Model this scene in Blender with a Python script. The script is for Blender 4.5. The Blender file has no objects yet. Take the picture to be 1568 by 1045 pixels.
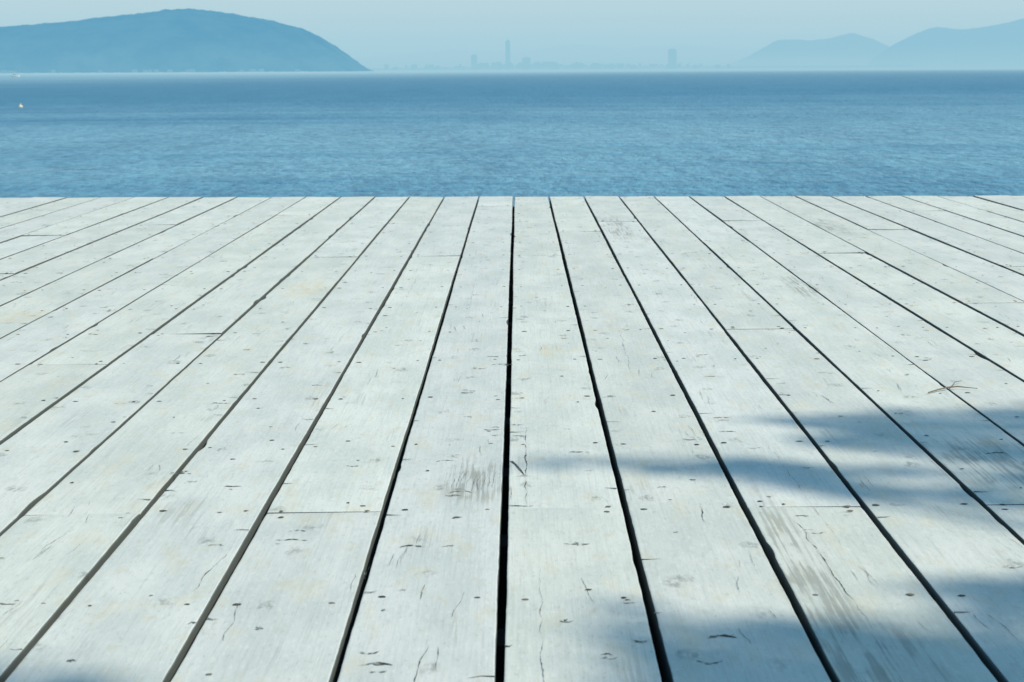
import bpy, bmesh, math, random
from mathutils import Vector, noise, Matrix
random.seed(7)
scene = bpy.context.scene
scene.view_settings.view_transform='Standard'
scene.view_settings.look='None'
scene.view_settings.exposure=0
R=math.radians
# ------------------------------------------------------------------ helpers
def mat(name):
    m=bpy.data.materials.new(name); m.use_nodes=True
    nt=m.node_tree; nt.nodes.clear()
    try: m.cycles.emission_sampling='NONE'
    except Exception: pass
    return m,nt
class NB:
    def __init__(s,nt): s.nt=nt
    def n(s,t,**k):
        x=s.nt.nodes.new(t)
        for a,b in k.items(): setattr(x,a,b)
        return x
    def l(s,a,b): s.nt.links.new(a,b)
    def setin(s,sock,v):
        if isinstance(v,bpy.types.NodeSocket): s.l(v,sock)
        else: sock.default_value=v
    def math(s,op,a,b=0.0,c=None,clamp=False):
        x=s.n('ShaderNodeMath',operation=op,use_clamp=clamp)
        s.setin(x.inputs[0],a); s.setin(x.inputs[1],b)
        if c is not None: s.setin(x.inputs[2],c)
        return x.outputs[0]
    def mix(s,f,a,b,blend='MIX'):
        x=s.n('ShaderNodeMix',data_type='RGBA',blend_type=blend)
        s.setin(x.inputs[0],f); s.setin(x.inputs[6],a); s.setin(x.inputs[7],b)
        return x.outputs[2]
    def mapr(s,v,a,b,c=0.0,d=1.0,smooth=True):
        x=s.n('ShaderNodeMapRange',interpolation_type='SMOOTHSTEP' if smooth else 'LINEAR')
        s.setin(x.inputs[0],v); x.inputs[1].default_value=a; x.inputs[2].default_value=b
        x.inputs[3].default_value=c; x.inputs[4].default_value=d
        return x.outputs[0]
    def vscale(s,v,sc,off=None):
        x=s.n('ShaderNodeVectorMath',operation='MULTIPLY'); s.setin(x.inputs[0],v); x.inputs[1].default_value=sc
        return x.outputs[0]
    def noise(s,v,scale=1.0,detail=4.0,rough=0.5,dist=0.0):
        x=s.n('ShaderNodeTexNoise'); s.l(v,x.inputs['Vector'])
        x.inputs['Scale'].default_value=scale; x.inputs['Detail'].default_value=detail
        x.inputs['Roughness'].default_value=rough; x.inputs['Distortion'].default_value=dist
        return x.outputs[0]
    def noise2(s,v,detail=3.0,rough=0.5):
        x=s.n('ShaderNodeTexNoise',noise_dimensions='2D'); s.l(v,x.inputs['Vector'])
        x.inputs['Scale'].default_value=1; x.inputs['Detail'].default_value=detail
        x.inputs['Roughness'].default_value=rough
        return x.outputs[0]
    def ramp(s,v,stops):
        x=s.n('ShaderNodeValToRGB'); s.setin(x.inputs[0],v)
        e=x.color_ramp.elements
        while len(e)<len(stops): e.new(0.5)
        for i,(p,c) in enumerate(stops):
            e[i].position=p; e[i].color=(c[0],c[1],c[2],1)
        return x.outputs[0]
def c4(r,g,b): return (r,g,b,1.0)
def mesh_obj(name,verts,faces,m=None,parent=None,smooth=False):
    me=bpy.data.meshes.new(name); me.from_pydata(verts,[],faces); me.update()
    o=bpy.data.objects.new(name,me); scene.collection.objects.link(o)
    if m: me.materials.append(m)
    if parent: o.parent=parent
    if smooth:
        for p in me.polygons: p.use_smooth=True
    return o
def empty(name,loc=(0,0,0)):
    o=bpy.data.objects.new(name,None); scene.collection.objects.link(o); o.location=loc; return o

# ------------------------------------------------------------------ sun + sky
SUN=Vector((0.56,-0.34,0.755)).normalized()
el=math.asin(SUN.z); az=math.atan2(SUN.x,SUN.y)
ld=bpy.data.lights.new('sun','SUN'); ld.energy=3.4; ld.angle=R(0.55); ld.color=(1.0,0.92,0.77)
lo=bpy.data.objects.new('sun',ld); scene.collection.objects.link(lo)
lo.rotation_euler=(-SUN).to_track_quat('-Z','Y').to_euler(); lo.location=(5,-3,9)
w=bpy.data.worlds.new('World'); scene.world=w; w.use_nodes=True
nt=w.node_tree; nt.nodes.clear(); b=NB(nt)
sky=b.n('ShaderNodeTexSky'); sky.sky_type='NISHITA'; sky.sun_disc=False
sky.sun_elevation=el; sky.sun_rotation=az
sky.air_density=1.0; sky.dust_density=1.0; sky.ozone_density=3.0
STR=0.10
tint=b.mix(1.0,sky.outputs[0],c4(0.76,1.25,1.26),'MULTIPLY')
tc=b.n('ShaderNodeTexCoord'); sx=b.n('ShaderNodeSeparateXYZ'); b.l(tc.outputs['Generated'],sx.inputs[0])
z=sx.outputs[2]
hz=b.ramp(b.mapr(z,0.0,0.04,smooth=False),[(0.0,(.365,.605,.715)),(0.35,(.405,.630,.725)),(1.0,(.500,.675,.735))])
fac=b.mapr(z,0.03,0.30,1.0,0.0)
hz10=b.mix(1.0,hz,c4(10,10,10),'MULTIPLY')
col=b.mix(fac,tint,hz10)
bg=b.n('ShaderNodeBackground'); b.l(col,bg.inputs[0]); bg.inputs[1].default_value=STR
wo=b.n('ShaderNodeOutputWorld'); b.l(bg.outputs[0],wo.inputs[0])

# ------------------------------------------------------------------ camera
cd=bpy.data.cameras.new('camera'); cam=bpy.data.objects.new('camera',cd); scene.collection.objects.link(cam)
cd.sensor_width=36; cd.lens=68.9; cd.clip_start=0.05; cd.clip_end=60000
H=0.53
cam.location=(0,0,H)
cam.rotation_euler=(Matrix.Rotation(R(0.20),4,'Z')@Matrix.Rotation(R(90-7.9),4,'X')@Matrix.Rotation(R(-0.31),4,'Z')).to_euler()
cd.dof.use_dof=True; cd.dof.focus_distance=3.3; cd.dof.aperture_fstop=26
scene.camera=cam

# ------------------------------------------------------------------ deck
PW=0.1462; X0=-0.0180; JS=0.41; J0=2.333
def joist_y(n,x): return J0+JS*n+0.025*x
def edge_y(x): return 8.24-0.055*max(-3.5,min(3.5,x))
YB=-1.6
joints={0:[0,8],-2:[0,8],-8:[8],-4:[0,8],-3:[11],-5:[4],3:[4,14],6:[8],2:[0,11],4:[0,9],5:[11],-1:[13],1:[10],-6:[12,3],-7:[5],7:[5],8:[10],9:[7],10:[12],-9:[11],-10:[7],-11:[10]}
deck=empty('wooden_deck')
mp,nt=mat('weathered_white_paint'); b=NB(nt)
tc=b.n('ShaderNodeTexCoord'); at=b.n('ShaderNodeAttribute',attribute_name='rnd')
sep=b.n('ShaderNodeSeparateColor'); b.l(at.outputs['Color'],sep.inputs[0])
P=tc.outputs['Object']
off=b.vscale(at.outputs['Color'],(37.0,91.0,11.0))
Q=b.n('ShaderNodeVectorMath',operation='ADD'); b.l(P,Q.inputs[0]); b.l(off,Q.inputs[1]); Q=Q.outputs[0]
sp=b.n('ShaderNodeSeparateXYZ'); b.l(P,sp.inputs[0]); px,py=sp.outputs[0],sp.outputs[1]
mott=b.noise2(b.vscale(Q,(9,3.5,9)),5,0.62)
mott2=b.noise2(b.vscale(Q,(48,18,30)),4,0.65)
mott3=b.noise2(b.vscale(Q,(170,62,30)),3,0.6)
grain=b.noise2(b.vscale(Q,(330,7,40)),3,0.6)
grain2=b.noise2(b.vscale(Q,(100,2.6,40)),3,0.6)
base=b.mix(b.mapr(mott,0.3,0.7),c4(0.640,0.675,0.620),c4(0.765,0.780,0.715))
tone=b.mapr(sep.outputs[0],0,1,0.945,1.04,smooth=False)
tv=b.n('ShaderNodeCombineColor'); b.l(tone,tv.inputs[0]); b.l(tone,tv.inputs[1]); b.l(b.math('MULTIPLY',tone,b.mapr(sep.outputs[1],0,1,0.975,1.02,smooth=False)),tv.inputs[2])
base=b.mix(1.0,base,tv.outputs[0],'MULTIPLY')
g1=b.mapr(grain,0.46,0.74,0,0.22); base=b.mix(g1,base,c4(0.44,0.48,0.44))
g2=b.mapr(grain2,0.60,0.68,0,0.12); base=b.mix(g2,base,c4(0.46,0.49,0.44))
m2=b.mapr(mott2,0.55,0.78,0,0.34); base=b.mix(m2,base,c4(0.50,0.52,0.46))
m3=b.mapr(mott3,0.60,0.74,0,0.36); base=b.mix(m3,base,c4(0.43,0.46,0.41))
m4=b.mapr(mott3,0.42,0.28,0,0.35); base=b.mix(m4,base,c4(0.82,0.84,0.79))
def ell(cx,cy,rx,ry):
    dx=b.math('DIVIDE',b.math('SUBTRACT',px,cx),rx); dy=b.math('DIVIDE',b.math('SUBTRACT',py,cy),ry)
    r=b.math('ADD',b.math('MULTIPLY',dx,dx),b.math('MULTIPLY',dy,dy))
    return b.mapr(r,0.1,1.3,1,0)
def umax(lst):
    o=lst[0]
    for q in lst[1:]: o=b.math('MAXIMUM',o,q)
    return o
yn=b.noise2(b.vscale(Q,(24,9,10)),3,0.6)
yg=b.mapr(yn,0.54,0.70,0,0.26)
ys=umax([ell(.062,3.68,.03,.09),ell(-1.094,4.26,.06,.13),ell(-.52,4.78,.06,.22),ell(-.08,2.14,.008,.02)])
ys=b.math('MULTIPLY',ys,b.mapr(mott2,0.40,0.62,0.12,0.70))
ya=b.math('MAXIMUM',yg,ys)
base=b.mix(ya,base,c4(0.73,0.65,0.46))
# bare worn timber
wear=umax([ell(-.058,2.50,.045,.18),ell(.302,1.92,.035,.55),ell(.64,2.60,.10,.20),ell(.34,1.62,.05,.25),ell(.33,6.6,.05,.6),ell(.69,4.75,.04,.3),ell(1.05,6.6,.06,.4)])
wg=b.noise2(b.vscale(Q,(190,5.0,40)),3,0.6)
wm=b.math('MULTIPLY',wear,b.mapr(b.math('ADD',wg,b.math('MULTIPLY',yn,0.6)),0.72,0.96,0.05,0.66))
rw=b.noise2(b.vscale(Q,(15,2.6,10)),2,0.5)
wr=b.math('MULTIPLY',b.mapr(rw,0.62,0.76),b.mapr(wg,0.48,0.64,0,0.30))
wm=b.math('MAXIMUM',wm,wr)
base=b.mix(wm,base,c4(0.29,0.30,0.265))
vo=b.n('ShaderNodeTexVoronoi',voronoi_dimensions='2D'); b.l(b.vscale(Q,(10,6.5,0)),vo.inputs['Vector']); vo.inputs['Scale'].default_value=1
vs=b.n('ShaderNodeSeparateColor'); b.l(vo.outputs['Color'],vs.inputs[0])
kd=b.math('ADD',vo.outputs['Distance'],b.math('MULTIPLY',b.math('SUBTRACT',mott2,0.5),0.34))
km=b.math('MULTIPLY',b.mapr(kd,0.0,0.15,1,0),b.mapr(vs.outputs[0],0.40,0.75))
base=b.mix(b.math('MULTIPLY',km,b.mapr(mott3,0.35,0.62,0.12,0.70)),base,c4(0.29,0.30,0.265))
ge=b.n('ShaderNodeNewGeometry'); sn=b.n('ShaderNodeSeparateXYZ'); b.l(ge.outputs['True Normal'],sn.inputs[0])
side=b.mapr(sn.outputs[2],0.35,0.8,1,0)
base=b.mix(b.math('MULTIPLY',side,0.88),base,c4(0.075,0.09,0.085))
pr=b.n('ShaderNodeBsdfPrincipled'); b.l(base,pr.inputs['Base Color'])
pr.inputs['Roughness'].default_value=0.68; pr.inputs['Specular IOR Level'].default_value=0.2
bu=b.n('ShaderNodeBump'); bu.inputs['Strength'].default_value=0.5; bu.inputs['Distance'].default_value=0.0016
hgt=b.math('ADD',b.math('MULTIPLY',grain2,0.4),b.math('MULTIPLY',mott2,0.8))
hgt=b.math('ADD',hgt,b.math('MULTIPLY',mott3,0.35))
b.l(hgt,bu.inputs['Height']); b.l(bu.outputs[0],pr.inputs['Normal'])
o=b.n('ShaderNodeOutputMaterial'); b.l(pr.outputs[0],o.inputs[0])

mj,nt=mat('dark_old_timber'); b=NB(nt)
tc=b.n('ShaderNodeTexCoord'); nn=b.noise(b.vscale(tc.outputs['Object'],(6,6,20)),1,3)
pr=b.n('ShaderNodeBsdfPrincipled'); b.l(b.mix(nn,c4(0.03,0.035,0.03),c4(0.09,0.085,0.07)),pr.inputs['Base Color']); pr.inputs['Roughness'].default_value=0.85
o=b.n('ShaderNodeOutputMaterial'); b.l(pr.outputs[0],o.inputs[0])

mc,nt=mat('crack_grime'); b=NB(nt)
tc=b.n('ShaderNodeTexCoord'); nn=b.noise(tc.outputs['Object'],90,2)
pr=b.n('ShaderNodeBsdfPrincipled'); b.l(b.mix(b.mapr(nn,0.38,0.66),c4(0.055,0.068,0.063),c4(0.32,0.33,0.295)),pr.inputs['Base Color']); pr.inputs['Roughness'].default_value=0.9
pr.inputs['Specular IOR Level'].default_value=0.1
o=b.n('ShaderNodeOutputMaterial'); b.l(pr.outputs[0],o.inputs[0])
ms,nt=mat('rusty_screw_steel'); b=NB(nt)
tc=b.n('ShaderNodeTexCoord'); nn=b.noise(tc.outputs['Object'],9,2)
pr=b.n('ShaderNodeBsdfPrincipled'); b.l(b.mix(b.mapr(nn,0.4,0.6),c4(0.04,0.05,0.045),c4(0.20,0.18,0.14)),pr.inputs['Base Color']); pr.inputs['Roughness'].default_value=0.8
o=b.n('ShaderNodeOutputMaterial'); b.l(pr.outputs[0],o.inputs[0])

KMIN,KMAX=-44,44
gapw={k:max(0.0042,random.gauss(0.0064,0.0010)) for k in range(KMIN,KMAX+2)}
gapw[0]=0.0085; gapw[1]=0.0078; gapw[-1]=0.0065; gapw[2]=0.0070;gapw[3]=0.0064
V=[];F=[];C=[]
topz={}
def edge_noise(k,side,y):
    s=k*13.7+side*5.1
    a=noise.noise(Vector((s,y*1.0,0)))*0.0014+noise.noise(Vector((s,y*7,3)))*0.0006+noise.noise(Vector((s,y*30,9)))*0.0005
    c=noise.noise(Vector((s+50,y*6.0,1)))
    if c>0.46: a-= (c-0.46)*0.018
    return a
for k in range(KMIN,KMAX):
    xl=X0+PW*k+gapw[k]/2; xr=X0+PW*(k+1)-gapw[k+1]/2
    xm=(xl+xr)/2
    dense = abs(xm)<3.0
    js=joints.get(k)
    if js is None: js=[random.choice([1,3,4,6,8,9,11,12])]
    ys_=[YB]+sorted(joist_y(n,xm) for n in js)+[edge_y(xm)]
    if k%2: ys_.insert(1,joist_y(-5,xm))
    ys_=sorted(ys_)
    for bi in range(len(ys_)-1):
        ya_=ys_[bi]+(0.0011 if bi else 0); yb_=ys_[bi+1]-(0.0011 if bi<len(ys_)-2 else random.uniform(0,0.012))
        rz=random.gauss(0,0.0007); tilt=random.gauss(0,0.0006); rc=(random.random(),random.random(),random.random(),1)
        topz[(k,bi)]=(ya_,yb_,rz)
        n=max(2,int((yb_-ya_)/(0.018 if dense else 0.4)))
        base_i=len(V)
        for i in range(n+1):
            t=i/n; y=ya_+(yb_-ya_)*t
            el_=edge_noise(k,0,y) if dense else 0; er_=edge_noise(k,1,y) if dense else 0
            zz=rz+noise.noise(Vector((k*3.3,y*0.9,7)))*0.0010
            endr=0.0008 if (i==0 or i==n) else 0
            L=xl-el_; Rr=xr+er_
            sk=0.025 if not(bi==len(ys_)-2 and i==n) else -0.055
            def yy(x): return y+(x-xm)*sk*(1 if (i==0 or i==n) else 0)
            pts=[(L,-0.034),(L,-0.0016),(L+0.0005,-0.0005),(L+0.0018,-0.0001),(L+0.03,0),(Rr-0.03,0),(Rr-0.0018,-0.0001),(Rr-0.0005,-0.0005),(Rr,-0.0016),(Rr,-0.034)]
            for (x,zc) in pts:
                V.append((x,yy(x),zc+zz+tilt*(x-xm)/PW*2-(endr if zc>-0.03 else 0))); C.append(rc)
        for i in range(n):
            a=base_i+i*10; c=a+10
            for j in range(9): F.append((a+j,a+j+1,c+j+1,c+j))
            F.append((a+9,a,c,c+9))
        F.append(tuple(base_i+j for j in range(9,-1,-1)))
        F.append(tuple(base_i+n*10+j for j in range(10)))
po=mesh_obj('planks',V,F,mp,deck)
ca=po.data.color_attributes.new('rnd','FLOAT_COLOR','POINT')
for i,c in enumerate(C): ca.data[i].color=c
bm=bmesh.new(); bm.from_mesh(po.data); bmesh.ops.recalc_face_normals(bm,faces=bm.faces[:]); bm.to_mesh(po.data); bm.free()

def box(vs,fs,x0,x1,y0,y1,z0,z1,sk=0):
    i=len(vs)
    for z_ in (z0,z1):
        for (x,y) in ((x0,y0),(x1,y0),(x1,y1),(x0,y1)): vs.append((x,y+sk*x,z_))
    fs+= [(i,i+3,i+2,i+1),(i+4,i+5,i+6,i+7),(i,i+1,i+5,i+4),(i+1,i+2,i+6,i+5),(i+2,i+3,i+7,i+6),(i+3,i,i+4,i+7)]
vs=[];fs=[]
for n in range(-9,14):
    y=J0+JS*n
    if y-0.2>YB: box(vs,fs,-6.4,6.4,y-0.03,y+0.03,-0.20,-0.039,0.025)
mesh_obj('joists',vs,fs,mj,deck)
vs=[];fs=[]
box(vs,fs,-3.5,3.5,8.10,8.17,-0.24,-0.037,-0.055)
mesh_obj('rim_board',vs,fs,mj,deck)
vs=[];fs=[]
for x in (-6.2,-4.1,-2.0,0.1,2.2,4.3,6.2):
    box(vs,fs,x-0.06,x+0.06,0.5,7.8,-0.42,-0.203)
    for y in (1.2,4.4,7.6): box(vs,fs,x-0.09,x+0.09,y-0.09,y+0.09,-5.0,-0.423)
mesh_obj('beams_and_posts',vs,fs,mj,deck)

# ---- marks on boards
def zat(k,y):
    for (kk,bi),(a,c,rz) in topz.items():
        if kk==k and a<=y<=c: return rz+noise.noise(Vector((k*3.3,y*0.9,7)))*0.0010
    return 0
def kx(k,f): 
    return X0+PW*(k+f)
V=[];F=[]
def sliver(pts,wid,k,lift=0.0007):
    n=len(pts); s=len(V)
    for i in range(n):
        x,y=pts[i]
        x2,y2=pts[min(i+1,n-1)]; x1,y1=pts[max(i-1,0)]
        d=Vector((x2-x1,y2-y1)); 
        if d.length<1e-9: d=Vector((0,1))
        d.normalize(); nx,ny=-d.y,d.x; h=wid[i]/2
        z_=zat(k,y)+lift
        V.append((x-nx*h,y-ny*h,z_)); V.append((x+nx*h,y+ny*h,z_))
    for i in range(n-1):
        a=s+2*i; F.append((a,a+1,a+3,a+2))
def crack(k,x,y,L,wmax,slant=0.0,gaps=False):
    n=max(5,int(L/0.006)); pts=[];ws=[]; sd=random.random()*100
    for i in range(n+1):
        t=i/n
        pts.append((x+slant*L*(t-0.5)+noise.noise(Vector((sd,t*L*22,0)))*0.0035+noise.noise(Vector((sd,t*L*150,5)))*0.0010,y+L*(t-0.5)))
        q=1.0 if not gaps else max(0.05,0.6+1.6*noise.noise(Vector((sd,t*L*35,3))))
        ws.append(wmax*q*max(0.0,math.sin(math.pi*t))**0.6*random.uniform(0.25,1.1)+0.00005)
    sliver(pts,ws,k)
def nick(k,x,y,L,wm,bow=0.0):
    n=max(6,int(L/0.0022)); pts=[];ws=[]; sd=random.random()*100
    for i in range(n+1):
        t=i/n
        pts.append((x+L*(t-.5),y+bow*(1-(2*t-1)**2)+noise.noise(Vector((sd,t*3,0)))*.004+random.uniform(-.0005,.0005)))
        ws.append(max(.0001,wm*max(0.0,math.sin(math.pi*t))**0.8*(0.55+1.3*noise.noise(Vector((sd,t*6,7))))*random.uniform(.6,1.2)))
    sliver(pts,ws,k)
def knot(k,x,y,r,wm):
    bow=random.choice([-1,1])*r*random.uniform(.2,.7)
    nick(k,x,y,r*2*random.uniform(.7,1.2),wm,bow)
    if random.random()<.6: nick(k,x+random.uniform(-.6,.6)*r,y+random.choice([-1,1])*r*random.uniform(.5,1.4),r*random.uniform(.5,1.3),wm*.7,-bow*.5)
    if random.random()<.5: nick(k,x+random.uniform(-1,1)*r,y+random.uniform(-1,1)*r*1.5,r*random.uniform(.3,.8),wm*.8,bow*.4)
def blob(k,x,y,rx,ry):
    s=len(V); n=9; z_=zat(k,y)+0.0007
    for i in range(n):
        an=6.283*i/n; q=random.uniform(0.45,1.15)
        V.append((x+rx*q*math.cos(an),y+ry*q*math.sin(an),z_))
    F.append(tuple(range(s,s+n)))
for k in range(-18,19):
    y=0.9+random.uniform(0,0.3)
    while y<8.1:
        x=kx(k,random.uniform(0.10,0.90))
        if abs(x)<0.30*y+0.4:
            u=random.random()
            if u<0.42:
                knot(k,x,y,random.uniform(0.005,0.015),random.uniform(0.0020,0.0060))
            elif u<0.70:
                sl=random.uniform(-.12,.12)
                for q in range(random.choice([1,1,2,3,4])):
                    crack(k,x+random.uniform(-.02,.02),y+random.uniform(-.06,.06),random.uniform(0.02,0.10),random.uniform(0.0003,0.0008),sl)
            else:
                blob(k,x,y,random.uniform(.0015,.005),random.uniform(.002,.005))
        y+=random.uniform(0.03,0.24)
    for q in range(1):
        crack(k,kx(k,random.uniform(.1,.9)),random.uniform(1.4,6.5),random.uniform(.3,.8),.0006,random.uniform(-.02,.02),True)
    y=1.2
    while y<8:
        sd=random.choice([0,1]); x=kx(k,0.03 if sd==0 else 0.97)
        L=random.uniform(0.006,0.026); s=1 if sd==0 else -1
        sliver([(x,y),(x+s*L*0.5,y+random.uniform(-.004,.004)),(x+s*L,y+random.uniform(-.006,.006))],[random.uniform(.002,.006),.0022,.0002],k)
        y+=random.uniform(0.15,0.7)
# the recognisable ones
crack(0,.0085,2.62,.52,.0016,0.004,True)
nick(0,-.002,2.90,.02,.004,0)
nick(0,.002,2.348,.032,.007,0)
sliver([(-.011,2.625),(-.005,2.60),(.001,2.565),(.007,2.53)],[.004,.0028,.0032,.0006],0)
crack(2,.331,2.04,.46,.0014,-.024,True)
nick(2,.336,2.285,.018,.006,.003)
for i in range(9):
    crack(-1,-.085+i*.0065,2.50+random.uniform(-.03,.03),random.uniform(.05,.15),.0007,0.05)
for (k,x,y,r,w_) in [(-1,-.075,2.42,.018,.004),(-1,-.10,2.62,.013,.005),(-1,-.04,2.86,.012,.005),(-1,-.080,2.14,.006,.003),(0,.045,1.84,.008,.005),(-1,-.12,2.14,.014,.006),(1,.19,1.78,.014,.009),(-1,-.13,1.70,.014,.007),(5,.80,2.62,.02,.007),(4,.66,2.66,.018,.007),(4,.70,2.60,.02,.006),(1,.25,2.78,.016,.006),(-1,-.085,3.2,.016,.009),(-1,-.03,3.5,.018,.008),(-1,-.05,3.6,.014,.006),(0,.08,1.72,.01,.004),(-2,-.26,2.18,.016,.005),(2,.31,2.95,.014,.006),(-5,-.62,3.9,.02,.01),(-3,-.45,2.55,.016,.006)]:
    knot(k,x,y,r,w_)
for (k,x,y,L) in [(-1,-.062,1.9,.10),(-1,-.10,1.95,.06),(-1,-.055,2.7,.08),(-1,-.045,2.75,.07),(-3,-.33,2.05,.2),(-2,-.28,1.85,.14),(1,.22,2.3,.10),(0,.07,1.95,.10),(-1,-.09,1.7,.12),(-1,-.075,1.72,.08)]:
    crack(k,x,y,L,.0010,random.uniform(-.12,.12),True)
mesh_obj('paint_cracks',V,F,mc,deck)

V=[];F=[]
def screw(k,x,y,r):
    s=len(V); z_=zat(k,y)+0.0004; n=10
    for i in range(n): V.append((x+r*random.uniform(.7,1.35)*math.cos(6.283*i/n),y+r*random.uniform(.7,1.25)*math.sin(6.283*i/n),z_))
    for i in range(n): V.append((x+r*.6*math.cos(6.283*i/n),y+r*.6*math.sin(6.283*i/n),z_+0.0004))
    V.append((x,y,z_+0.0001))
    for i in range(n):
        j=(i+1)%n; F.append((s+i,s+j,s+n+j,s+n+i)); F.append((s+n+i,s+n+j,s+2*n))
for k in range(-22,23):
    for n in range(-5,15):
        for f in (0.15,0.85):
            if random.random()<0.08: continue
            x=kx(k,f+random.gauss(0,.02)); y=joist_y(n,x)+random.gauss(0,.006)
            big=random.random()<0.4
            screw(k,x,y,random.uniform(.0036,.0050) if big else random.uniform(.0024,.0036))
            if k in joints and n in joints[k]:
                screw(k,kx(k,f+random.gauss(0,.02)),joist_y(n,x)+random.choice([-1,1])*.028,.0038)
mesh_obj('screw_heads',V,F,ms,deck)

# ------------------------------------------------------------------ twig
mt,nt=mat('dry_twig_bark'); b=NB(nt)
tc=b.n('ShaderNodeTexCoord'); nn=b.noise(tc.outputs['Object'],80,3)
pr=b.n('ShaderNodeBsdfPrincipled'); b.l(b.mix(nn,c4(0.10,0.08,0.045),c4(0.28,0.22,0.13)),pr.inputs['Base Color']); pr.inputs['Roughness'].default_value=0.8
o=b.n('ShaderNodeOutputMaterial'); b.l(pr.outputs[0],o.inputs[0])
def tube(V,F,pts,rad,seg=7):
    rings=[]
    for i,p in enumerate(pts):
        p=Vector(p); a=Vector(pts[max(i-1,0)]); c=Vector(pts[min(i+1,len(pts)-1)]); d=(c-a).normalized()
        u=d.orthogonal().normalized(); v=d.cross(u); s=len(V); rings.append(s)
        for j in range(seg):
            an=6.283*j/seg; V.append(tuple(p+(u*math.cos(an)+v*math.sin(an))*rad[i]))
    for q in range(1,len(rings)):
        A=[Vector(V[rings[q-1]+j]) for j in range(seg)]; B=[V[rings[q]+j] for j in range(seg)]
        best=min(range(seg),key=lambda o_:sum((A[j]-Vector(B[(j+o_)%seg])).length for j in range(seg)))
        for j in range(seg): V[rings[q]+j]=B[(j+best)%seg]
    for q in range(len(rings)-1):
        for j in range(seg):
            k2=(j+1)%seg; F.append((rings[q]+j,rings[q]+k2,rings[q+1]+k2,rings[q+1]+j))
    F.append(tuple(rings[-1]+j for j in range(seg)))
    F.append(tuple(rings[0]+j for j in range(seg-1,-1,-1)))
V=[];F=[]
tube(V,F,[(.668,3.16,.003),(.690,3.185,.004),(.708,3.20,.005),(.728,3.215,.004),(.758,3.20,.003)],[.0009,.0013,.0014,.0012,.0006],6)
tube(V,F,[(.716,3.205,.005),(.732,3.25,.006),(.748,3.275,.004)],[.0009,.0007,.0004],6)
mesh_obj('fallen_twig',V,F,mt,smooth=True)

# ------------------------------------------------------------------ shore ground
mg,nt=mat('shore_soil_grass'); b=NB(nt)
tc=b.n('ShaderNodeTexCoord'); nn=b.noise(tc.outputs['Object'],1.3,8)
pr=b.n('ShaderNodeBsdfPrincipled'); b.l(b.mix(b.mapr(nn,0.4,0.6),c4(0.06,0.09,0.03),c4(0.24,0.20,0.14)),pr.inputs['Base Color']); pr.inputs['Roughness'].default_value=0.9
o=b.n('ShaderNodeOutputMaterial'); b.l(pr.outputs[0],o.inputs[0])
V=[];F=[]; nx=120; ny=40
def gy(j): 
    t=j/ny; return 3.0-1.0*t*14 if t<0.6 else 3.0-8.4-(t-0.6)*250
for j in range(ny+1):
    for i in range(nx+1):
        x=-90+180*i/nx; y=gy(j)
        hh=-3.6+3.45*min(1,max(0,(1.6-y)/3.4))**0.8+0.15*noise.noise(Vector((x*.4,y*.4,0)))
        if y<-1.9: hh+=max(0,-y-1.9)*0.02+0.25*max(0,noise.noise(Vector((x*.1,y*.1,4))))
        V.append((x,y,min(hh,-0.05 if y>-2.2 and abs(x)<7 else 9)))
for j in range(ny):
    for i in range(nx):
        a=j*(nx+1)+i; F.append((a,a+nx+1,a+nx+2,a+1))
mesh_obj('shore_ground',V,F,mg,smooth=True)

# ------------------------------------------------------------------ overhanging tree
tree=empty('shade_tree',(5.2,-4.0,0))
def rel(p): return (p[0]-5.2,p[1]+4.0,p[2])
mbk,nt=mat('tree_bark'); b=NB(nt)
tc=b.n('ShaderNodeTexCoord'); nn=b.noise(b.vscale(tc.outputs['Object'],(14,14,3)),1,6,0.65)
pr=b.n('ShaderNodeBsdfPrincipled'); b.l(b.mix(nn,c4(0.05,0.04,0.03),c4(0.20,0.16,0.12)),pr.inputs['Base Color']); pr.inputs['Roughness'].default_value=0.9
bu=b.n('ShaderNodeBump'); bu.inputs['Distance'].default_value=0.03; b.l(nn,bu.inputs['Height']); b.l(bu.outputs[0],pr.inputs['Normal'])
o=b.n('ShaderNodeOutputMaterial'); b.l(pr.outputs[0],o.inputs[0])
mlf,nt=mat('tree_leaves'); b=NB(nt)
ge=b.n('ShaderNodeNewGeometry'); cr=b.ramp(ge.outputs['Random Per Island'],[(0,(0.035,0.075,0.02)),(0.6,(0.06,0.12,0.03)),(1,(0.10,0.15,0.04))])
pr=b.n('ShaderNodeBsdfPrincipled'); b.l(cr,pr.inputs['Base Color']); pr.inputs['Roughness'].default_value=0.5
o=b.n('ShaderNodeOutputMaterial'); b.l(pr.outputs[0],o.inputs[0])
LV=[];LF=[]
def leaf(p,s):
    d=Vector((random.gauss(0,1),random.gauss(0,1),random.gauss(-.2,.6))).normalized()
    u=d.orthogonal().normalized(); u.rotate(Matrix.Rotation(random.uniform(0,6.28),3,d)) ; nrm=d.cross(u)
    i=len(LV); p=Vector(p)
    q=[p,p+d*s*.35+u*s*.26,p+d*s*.7+u*s*.2,p+d*s-nrm*s*.12,p+d*s*.7-u*s*.2,p+d*s*.35-u*s*.26]
    for v in q: LV.append(rel(v))
    LF.append((i,i+1,i+2,i+3)); LF.append((i,i+3,i+4,i+5))
TS=1.35
def up(x,y,t): return Vector((x,y,0))+SUN*t*TS
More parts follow.
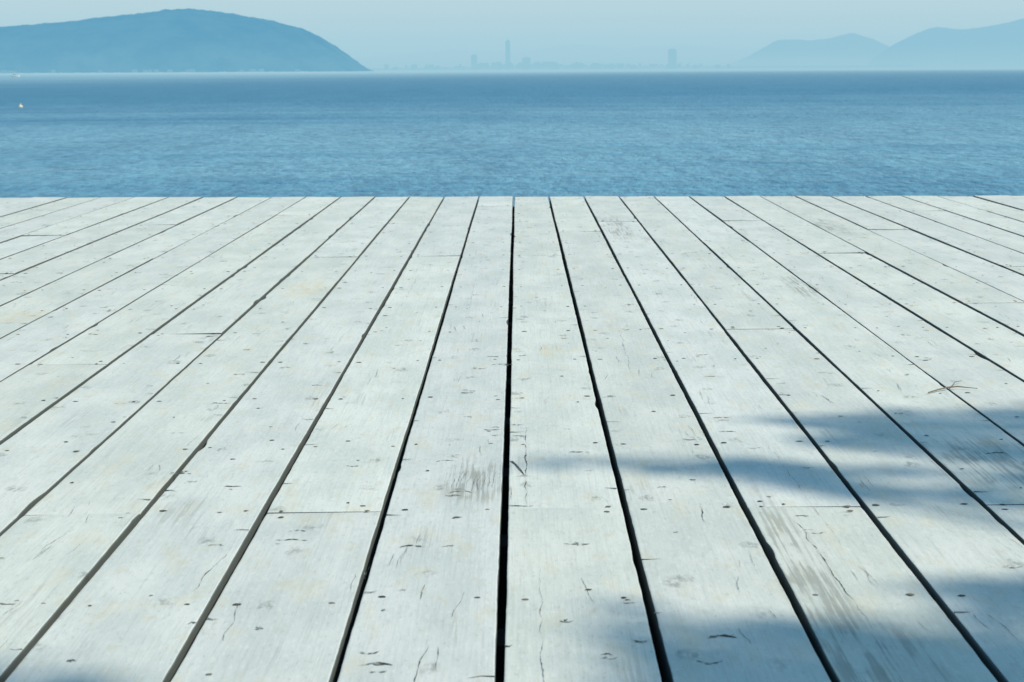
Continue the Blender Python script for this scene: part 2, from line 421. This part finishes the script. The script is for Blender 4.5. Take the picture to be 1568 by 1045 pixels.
sprays=[(.51,2.92,.09,.05,6.2,95),(.62,2.84,.11,.06,6.0,120),(.74,2.92,.09,.07,6.0,110),(.88,2.90,.12,.16,6.3,200),(.52,2.76,.10,.05,6.1,110),(.66,2.68,.10,.06,6.0,130),(.61,3.00,.06,.03,6.1,22),(.78,2.66,.09,.08,6.1,110),
        (.35,2.57,.06,.045,5.9,75),(.41,2.50,.06,.04,5.9,75),(.29,2.60,.05,.035,5.9,50),(.22,2.58,.06,.022,5.8,36),(.12,2.62,.08,.014,6.0,24),
        (.50,2.43,.08,.022,5.9,40),(.60,2.40,.06,.03,5.9,36),(.68,2.50,.08,.05,6.0,84),(.52,2.55,.05,.03,6.0,34),(.66,2.34,.06,.02,6.0,24),
        (.17,1.78,.06,.06,5.6,90),(.20,1.66,.09,.08,5.6,160),(.30,1.76,.07,.06,5.5,110),(.32,1.64,.10,.08,5.5,180),(.43,1.72,.08,.06,5.5,130),(.45,1.62,.12,.08,5.5,170),(.56,1.84,.10,.12,5.6,220),(.49,1.94,.05,.05,5.6,70),(.12,1.86,.04,.02,5.6,12),
        (-.46,1.60,.07,.10,5.4,150),(-.6,1.5,.12,.12,5.4,180)]
NL=27
ends=[]
for (x,y,rx,ry,t,cnt) in sprays:
    ends.append(up(x,y,t+.05))
    for i in range(cnt):
        a=random.uniform(0,6.283); r=random.random()**0.5
        jx=x+rx*r*math.cos(a)*1.15+random.gauss(0,.010); jy=y+ry*r*math.sin(a)*1.2+random.gauss(0,.010)
        leaf(up(jx-.015,jy,t+random.gauss(0,.13)),random.uniform(.035,.062))
crown=[]
random.seed(21)
tries=0
while len(crown)<46 and tries<4000:
    tries+=1
    c=Vector((random.uniform(1.2,9.5),random.uniform(-8,1.5),random.uniform(3.8,8.4)))
    g=c-SUN*(c.z/SUN.z)
    rr=random.uniform(.45,.95)
    e=(Vector((c.x-5.4,c.y+3.6,(c.z-6)*1.6))).length
    if e>4.6: continue
    if g.y>0.55-rr*1.2+.2 and g.x<3.4+rr: continue
    crown.append((c,rr))
for c,rr in crown:
    for i in range(int(420*rr)):
        d=Vector((random.gauss(0,1),random.gauss(0,1),random.gauss(0,.8))); d=d.normalized()*rr*random.random()**0.4
        leaf(c+d,random.uniform(.07,.12))
mesh_obj('foliage',LV,LF,mlf,tree)
BV=[];BF=[]
def branch(a,c,r0,r1,n=7,bend=.25):
    a=Vector(a);c=Vector(c);pts=[];rad=[]; sd=random.random()*99; L=(c-a).length
    for i in range(n+1):
        t=i/n; p=a.lerp(c,t)+Vector((noise.noise(Vector((sd,t*2,0))),noise.noise(Vector((sd,t*2,5))),noise.noise(Vector((sd,t*2,9)))+.5))*bend*L*.5*math.sin(math.pi*t)
        pts.append(rel(p)); rad.append(r0+(r1-r0)*t)
    tube(BV,BF,pts,rad,8)
T0=Vector((5.2,-4.0,-.3)); T1=Vector((5.0,-3.8,2.2)); T2=Vector((5.1,-3.6,4.4)); T3=Vector((5.3,-3.6,6.6))
tube(BV,BF,[rel(T0),rel(T0+Vector((0,0,.35))),rel(T0.lerp(T1,.5)),rel(T1),rel(T2),rel(T3)],[.34,.25,.21,.19,.13,.05],12)
hubA=up(.85,1.95,5.9); hub2=up(1.5,.7,5.6); hub3=up(-.1,1.1,5.4); hub4=up(.5,1.5,5.6)
branch(T2,hub2,.10,.05); branch(hub2,hubA,.040,.014,5,.1); branch(hub2,hub3,.035,.012,5,.1)
for i,e in enumerate(ends):
    branch(hub3 if i>=NL else (hubA if i<18 else hub4),e,.008,.003,4,.12)
branch(hub2,hub4,.03,.010,5,.1)
for c,rr in crown:
    tz=min(1,max(.15,(c.z-3)/4.5)); branch(T1.lerp(T3,tz*.85),c,.05,.012,5,.25)
mesh_obj('trunk_and_limbs',BV,BF,mbk,tree,smooth=True)

# ------------------------------------------------------------------ sea
WZ=-2.5
mw,nt=mat('sea_water'); b=NB(nt)
ge=b.n('ShaderNodeNewGeometry'); P=ge.outputs['Position']; sp=b.n('ShaderNodeSeparateXYZ'); b.l(P,sp.inputs[0])
wy=sp.outputs[1]; wx=sp.outputs[0]
big=b.noise2(b.vscale(P,(0.004,0.03,0)),3,0.55)
mid=b.noise2(b.vscale(P,(0.04,0.20,0)),4,0.65)
sm=b.noise2(b.vscale(P,(3.0,1.1,0)),3,0.65)
sm2=b.noise2(b.vscale(P,(0.95,0.32,0)),3,0.7)
sm3=b.noise2(b.vscale(P,(0.16,0.035,0)),4,0.7)
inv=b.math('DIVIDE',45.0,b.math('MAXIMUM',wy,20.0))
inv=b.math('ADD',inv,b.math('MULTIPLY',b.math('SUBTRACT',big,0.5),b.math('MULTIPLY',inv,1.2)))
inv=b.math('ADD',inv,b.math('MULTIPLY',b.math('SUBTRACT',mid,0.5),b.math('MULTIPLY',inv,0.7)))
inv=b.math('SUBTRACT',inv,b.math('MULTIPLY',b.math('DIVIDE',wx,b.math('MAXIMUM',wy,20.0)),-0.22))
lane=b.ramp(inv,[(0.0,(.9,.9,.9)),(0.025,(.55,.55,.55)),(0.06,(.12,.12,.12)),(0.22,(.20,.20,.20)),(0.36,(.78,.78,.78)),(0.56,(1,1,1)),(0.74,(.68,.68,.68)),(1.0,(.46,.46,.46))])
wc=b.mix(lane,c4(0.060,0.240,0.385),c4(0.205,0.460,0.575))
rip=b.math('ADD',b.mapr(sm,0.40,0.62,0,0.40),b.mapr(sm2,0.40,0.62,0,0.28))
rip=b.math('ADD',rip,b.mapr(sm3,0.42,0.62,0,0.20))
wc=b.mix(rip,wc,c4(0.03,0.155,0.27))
pr=b.n('ShaderNodeBsdfPrincipled'); b.l(wc,pr.inputs['Base Color']); pr.inputs['IOR'].default_value=1.33
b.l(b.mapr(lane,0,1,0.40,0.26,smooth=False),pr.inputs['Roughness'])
n2=b.noise2(b.vscale(P,(0.35,0.6,0)),2,0.6)
hh=b.math('ADD',b.math('MULTIPLY',sm,0.18),b.math('MULTIPLY',n2,0.40))
hh=b.math('ADD',hh,b.math('MULTIPLY',sm2,0.24))
bu=b.n('ShaderNodeBump'); bu.inputs['Strength'].default_value=1.0; bu.inputs['Distance'].default_value=1.0
b.l(hh,bu.inputs['Height']); b.l(bu.outputs[0],pr.inputs['Normal'])
em=b.n('ShaderNodeEmission'); em.inputs[0].default_value=c4(0.37,0.61,0.715)  # haze over the far water, painted into the sea surface as emission
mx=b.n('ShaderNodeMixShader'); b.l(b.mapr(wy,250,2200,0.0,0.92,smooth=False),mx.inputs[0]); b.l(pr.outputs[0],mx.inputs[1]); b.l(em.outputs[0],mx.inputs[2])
o=b.n('ShaderNodeOutputMaterial'); b.l(mx.outputs[0],o.inputs[0])
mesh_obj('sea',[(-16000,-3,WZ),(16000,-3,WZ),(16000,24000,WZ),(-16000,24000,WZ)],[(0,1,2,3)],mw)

# ------------------------------------------------------------------ hazy land
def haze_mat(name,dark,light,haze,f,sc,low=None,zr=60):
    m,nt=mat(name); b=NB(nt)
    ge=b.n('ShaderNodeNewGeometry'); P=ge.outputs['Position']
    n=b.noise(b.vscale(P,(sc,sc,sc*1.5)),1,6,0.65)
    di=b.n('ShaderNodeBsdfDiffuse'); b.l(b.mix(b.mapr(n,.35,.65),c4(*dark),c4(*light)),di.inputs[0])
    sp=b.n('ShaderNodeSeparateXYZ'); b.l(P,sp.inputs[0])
    em=b.n('ShaderNodeEmission');  # aerial haze painted into the land surface as emission, tinted by height
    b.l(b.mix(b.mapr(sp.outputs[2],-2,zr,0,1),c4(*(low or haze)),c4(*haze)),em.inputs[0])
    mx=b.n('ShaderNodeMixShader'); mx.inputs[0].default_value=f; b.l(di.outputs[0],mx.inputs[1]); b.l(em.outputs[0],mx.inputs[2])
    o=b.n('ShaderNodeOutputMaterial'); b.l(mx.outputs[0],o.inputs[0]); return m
def interp(prof,x):
    if x<=prof[0][0]: return prof[0][1]
    for (a,ha),(c,hc) in zip(prof,prof[1:]):
        if x<=c:
            t=(x-a)/(c-a); return ha+(hc-ha)*t
    return prof[-1][1]
def hill(name,prof,D,depth,m,nx=260,ny=26,rough=1.0,treeh=2.0):
    V=[];F=[]; xa,xb=prof[0][0],prof[-1][0]
    for j in range(ny+1):
        v=j/ny*2-1; cs=max(0,1-v*v)**0.75
        for i in range(nx+1):
            x=xa+(xb-xa)*i/nx
            hx=interp(prof,x)
            spur=noise.noise(Vector((x*.004,v*1.3,1)))*0.12*(1-cs)*2
            n=noise.noise(Vector((x*.006,v*2.2,3)))*.10+noise.noise(Vector((x*.02,v*5,8)))*.04
            h=hx*cs*(1+(n*rough+spur)*(1-abs(cs-.0)*.75)) + (noise.noise(Vector((x*.06,v*12,2)))+.4*noise.noise(Vector((x*.2,v*30,2))))*treeh*(1 if hx>4 else .2)
            V.append((x,D+v*depth,WZ-1+max(0,h+1)))
    for j in range(ny):
        for i in range(nx):
            a=j*(nx+1)+i; F.append((a,a+1,a+nx+2,a+nx+1))
    return mesh_obj(name,V,F,m,smooth=True)
k=4500/3000.
L=[(-900,20),(-700,40),(-400,60),(-200,66),(0,68),(60,73),(130,79),(200,86),(255,92),(280,96),(310,95),(370,88),(430,76),(470,65),(500,50),(528,31),(542,18),(552,6),(560,0)]
prof=[((px_-795)*k,h*k*0.985) for px_,h in L]
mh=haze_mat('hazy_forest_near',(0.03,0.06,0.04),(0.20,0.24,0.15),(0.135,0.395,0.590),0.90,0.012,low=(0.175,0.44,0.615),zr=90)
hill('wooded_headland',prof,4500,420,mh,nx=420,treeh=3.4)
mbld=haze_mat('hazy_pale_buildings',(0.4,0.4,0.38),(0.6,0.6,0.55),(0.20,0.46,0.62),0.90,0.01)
V=[];F=[]; random.seed(3)
for i in range(22):
    x=random.uniform(-1300,-420); y=4050+random.uniform(-20,10); wd=random.uniform(4,12); h=random.uniform(2,4)
    z0=WZ
    box(V,F,x-wd/2,x+wd/2,y,y+8,z0,z0+h)
    a=len(V); V+= [(x-wd/2-.4,y-.4,z0+h+.01),(x+wd/2+.4,y-.4,z0+h+.01),(x+wd/2+.4,y+8.4,z0+h+.01),(x-wd/2-.4,y+8.4,z0+h+.01),(x-wd/2,y+4,z0+h+2.2),(x+wd/2,y+4,z0+h+2.2)]
    F+=[(a,a+1,a+5,a+4),(a+2,a+3,a+4,a+5),(a+1,a+2,a+5),(a+3,a,a+4),(a,a+3,a+2,a+1)]
mesh_obj('shoreline_houses',V,F,mbld)
k=9500/3000.
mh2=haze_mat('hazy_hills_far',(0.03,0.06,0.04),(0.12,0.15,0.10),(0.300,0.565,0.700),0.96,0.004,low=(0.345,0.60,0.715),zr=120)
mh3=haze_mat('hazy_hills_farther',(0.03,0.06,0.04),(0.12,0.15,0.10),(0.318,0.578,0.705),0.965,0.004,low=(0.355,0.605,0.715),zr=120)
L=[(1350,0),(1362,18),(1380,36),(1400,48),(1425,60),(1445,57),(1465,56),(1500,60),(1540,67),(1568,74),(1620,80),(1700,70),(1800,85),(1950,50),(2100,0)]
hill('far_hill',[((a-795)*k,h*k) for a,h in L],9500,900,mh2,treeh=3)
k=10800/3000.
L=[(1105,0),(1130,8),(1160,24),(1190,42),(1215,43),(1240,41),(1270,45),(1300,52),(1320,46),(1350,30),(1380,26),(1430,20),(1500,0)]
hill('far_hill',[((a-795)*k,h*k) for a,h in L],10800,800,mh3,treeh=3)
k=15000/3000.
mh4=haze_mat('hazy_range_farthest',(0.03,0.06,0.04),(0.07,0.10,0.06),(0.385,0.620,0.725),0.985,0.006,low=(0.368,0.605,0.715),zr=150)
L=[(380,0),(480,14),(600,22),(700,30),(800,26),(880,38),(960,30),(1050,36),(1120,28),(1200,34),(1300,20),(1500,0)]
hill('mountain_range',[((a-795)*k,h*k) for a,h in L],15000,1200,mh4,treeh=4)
V=[];F=[]
k=9000/3000.
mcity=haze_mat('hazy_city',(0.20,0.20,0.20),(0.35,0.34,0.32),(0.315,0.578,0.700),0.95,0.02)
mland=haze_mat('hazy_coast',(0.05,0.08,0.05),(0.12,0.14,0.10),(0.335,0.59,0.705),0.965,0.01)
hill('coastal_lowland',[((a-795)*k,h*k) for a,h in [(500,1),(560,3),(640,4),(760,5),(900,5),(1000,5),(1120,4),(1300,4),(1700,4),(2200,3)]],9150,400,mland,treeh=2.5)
random.seed(11)
def tower(V,F,x,y,wd,dp,h,steps=0,crown=0):
    z=WZ; fl=3.6; n=max(1,int(h/fl))
    box(V,F,x-wd/2+.6,x+wd/2-.6,y+.6,y+dp-.6,z,z+h)
    s=max(1,n//14)
    for i in range(0,n,s):
        zz=z+i*fl+.3; box(V,F,x-wd/2,x+wd/2,y,y+dp,zz,min(zz+fl*s*.5,z+h-.02))
    if crown: 
        box(V,F,x-wd*.32,x+wd*.32,y+dp*.2,y+dp*.8,z+h+.01,z+h+crown); box(V,F,x-.8,x+.8,y+dp*.5-.8,y+dp*.5+.8,z+h+crown+.01,z+h+crown*2.2)
for i in range(190):
    a=random.triangular(560,1150,820); x=(a-795)*k; h=(random.uniform(3,9)+ (5*max(0,1-abs(a-820)/150)*random.random()))*k*1.0
    tower(V,F,x,8900+random.uniform(-150,180),random.uniform(6,28),18,h)
mesh_obj('city_skyline',V,F,mcity)
def sky_b(name,a,wpx,hpx,cr):
    V=[];F=[]; tower(V,F,0,0,wpx*k,wpx*k*.8,hpx*k,crown=cr)
    o=mesh_obj(name,V,F,mcity); o.location=((a-795)*k,8650,0)
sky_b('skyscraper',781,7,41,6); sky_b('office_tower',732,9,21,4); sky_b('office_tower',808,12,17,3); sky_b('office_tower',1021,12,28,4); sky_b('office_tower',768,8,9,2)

# ------------------------------------------------------------------ boat and buoy
mwht,nt=mat('white_gelcoat'); b=NB(nt); tc=b.n('ShaderNodeTexCoord'); nn=b.noise(tc.outputs['Object'],2,3)
pr=b.n('ShaderNodeBsdfPrincipled'); b.l(b.mix(nn,c4(.70,.70,.68),c4(.8,.8,.78)),pr.inputs['Base Color']); o=b.n('ShaderNodeOutputMaterial'); b.l(pr.outputs[0],o.inputs[0])
mgl,nt=mat('dark_glass'); b=NB(nt); pr=b.n('ShaderNodeBsdfPrincipled'); pr.inputs['Base Color'].default_value=c4(.10,.13,.16); pr.inputs['Roughness'].default_value=.1; o=b.n('ShaderNodeOutputMaterial'); b.l(pr.outputs[0],o.inputs[0])
boat=empty('motorboat',(-305,1200,WZ))
V=[];F=[]; st=[(-4.5,1.2,.9),(-2,1.45,1.0),(1,1.4,1.1),(3,.95,1.3),(4.6,.05,1.6)]
for (x,hw,top) in st:
    V+=[(x,-hw,top),(x,-hw*.7,.0),(x,0,-.4),(x,hw*.7,0),(x,hw,top)]
for i in range(4):
    a=i*5
    for j in range(4): F.append((a+j,a+j+1,a+j+6,a+j+5))
    F.append((a+4,a,a+5,a+9))
F.append((0,4,3,2,1)); mesh_obj('hull',V,F,mwht,boat)
V=[];F=[]; box(V,F,-2.2,1.4,-.9,.9,1.0,1.9); mesh_obj('cabin',V,F,mwht,boat)
V=[];F=[]; box(V,F,-2.0,1.1,-.85,.85,1.903,2.5); mesh_obj('windows',V,F,mgl,boat)
V=[];F=[]; box(V,F,-2.4,1.5,-.95,.95,2.503,2.65); box(V,F,-.1,.1,-.1,.1,2.653,4.2); mesh_obj('roof',V,F,mwht,boat)
boat.scale=(0.6,0.6,0.6)
my,nt=mat('yellow_buoy_plastic'); b=NB(nt); tc=b.n('ShaderNodeTexCoord'); nn=b.noise(tc.outputs['Object'],5,3)
pr=b.n('ShaderNodeBsdfPrincipled'); b.l(b.mix(nn,c4(.72,.60,.38),c4(.78,.70,.5)),pr.inputs['Base Color']); o=b.n('ShaderNodeOutputMaterial'); b.l(pr.outputs[0],o.inputs[0])
bm=bmesh.new(); bmesh.ops.create_uvsphere(bm,u_segments=20,v_segments=12,radius=.20); 
for v in bm.verts: v.co.z*=.8
r=bmesh.ops.create_cone(bm,segments=12,radius1=.07,radius2=.04,depth=.18,cap_ends=True,matrix=Matrix.Translation((0,0,.20)))
me=bpy.data.meshes.new('mooring_buoy'); bm.to_mesh(me); bm.free(); me.materials.append(my)
bo=bpy.data.objects.new('mooring_buoy',me); scene.collection.objects.link(bo); bo.location=(-42.6,169,WZ+.05)
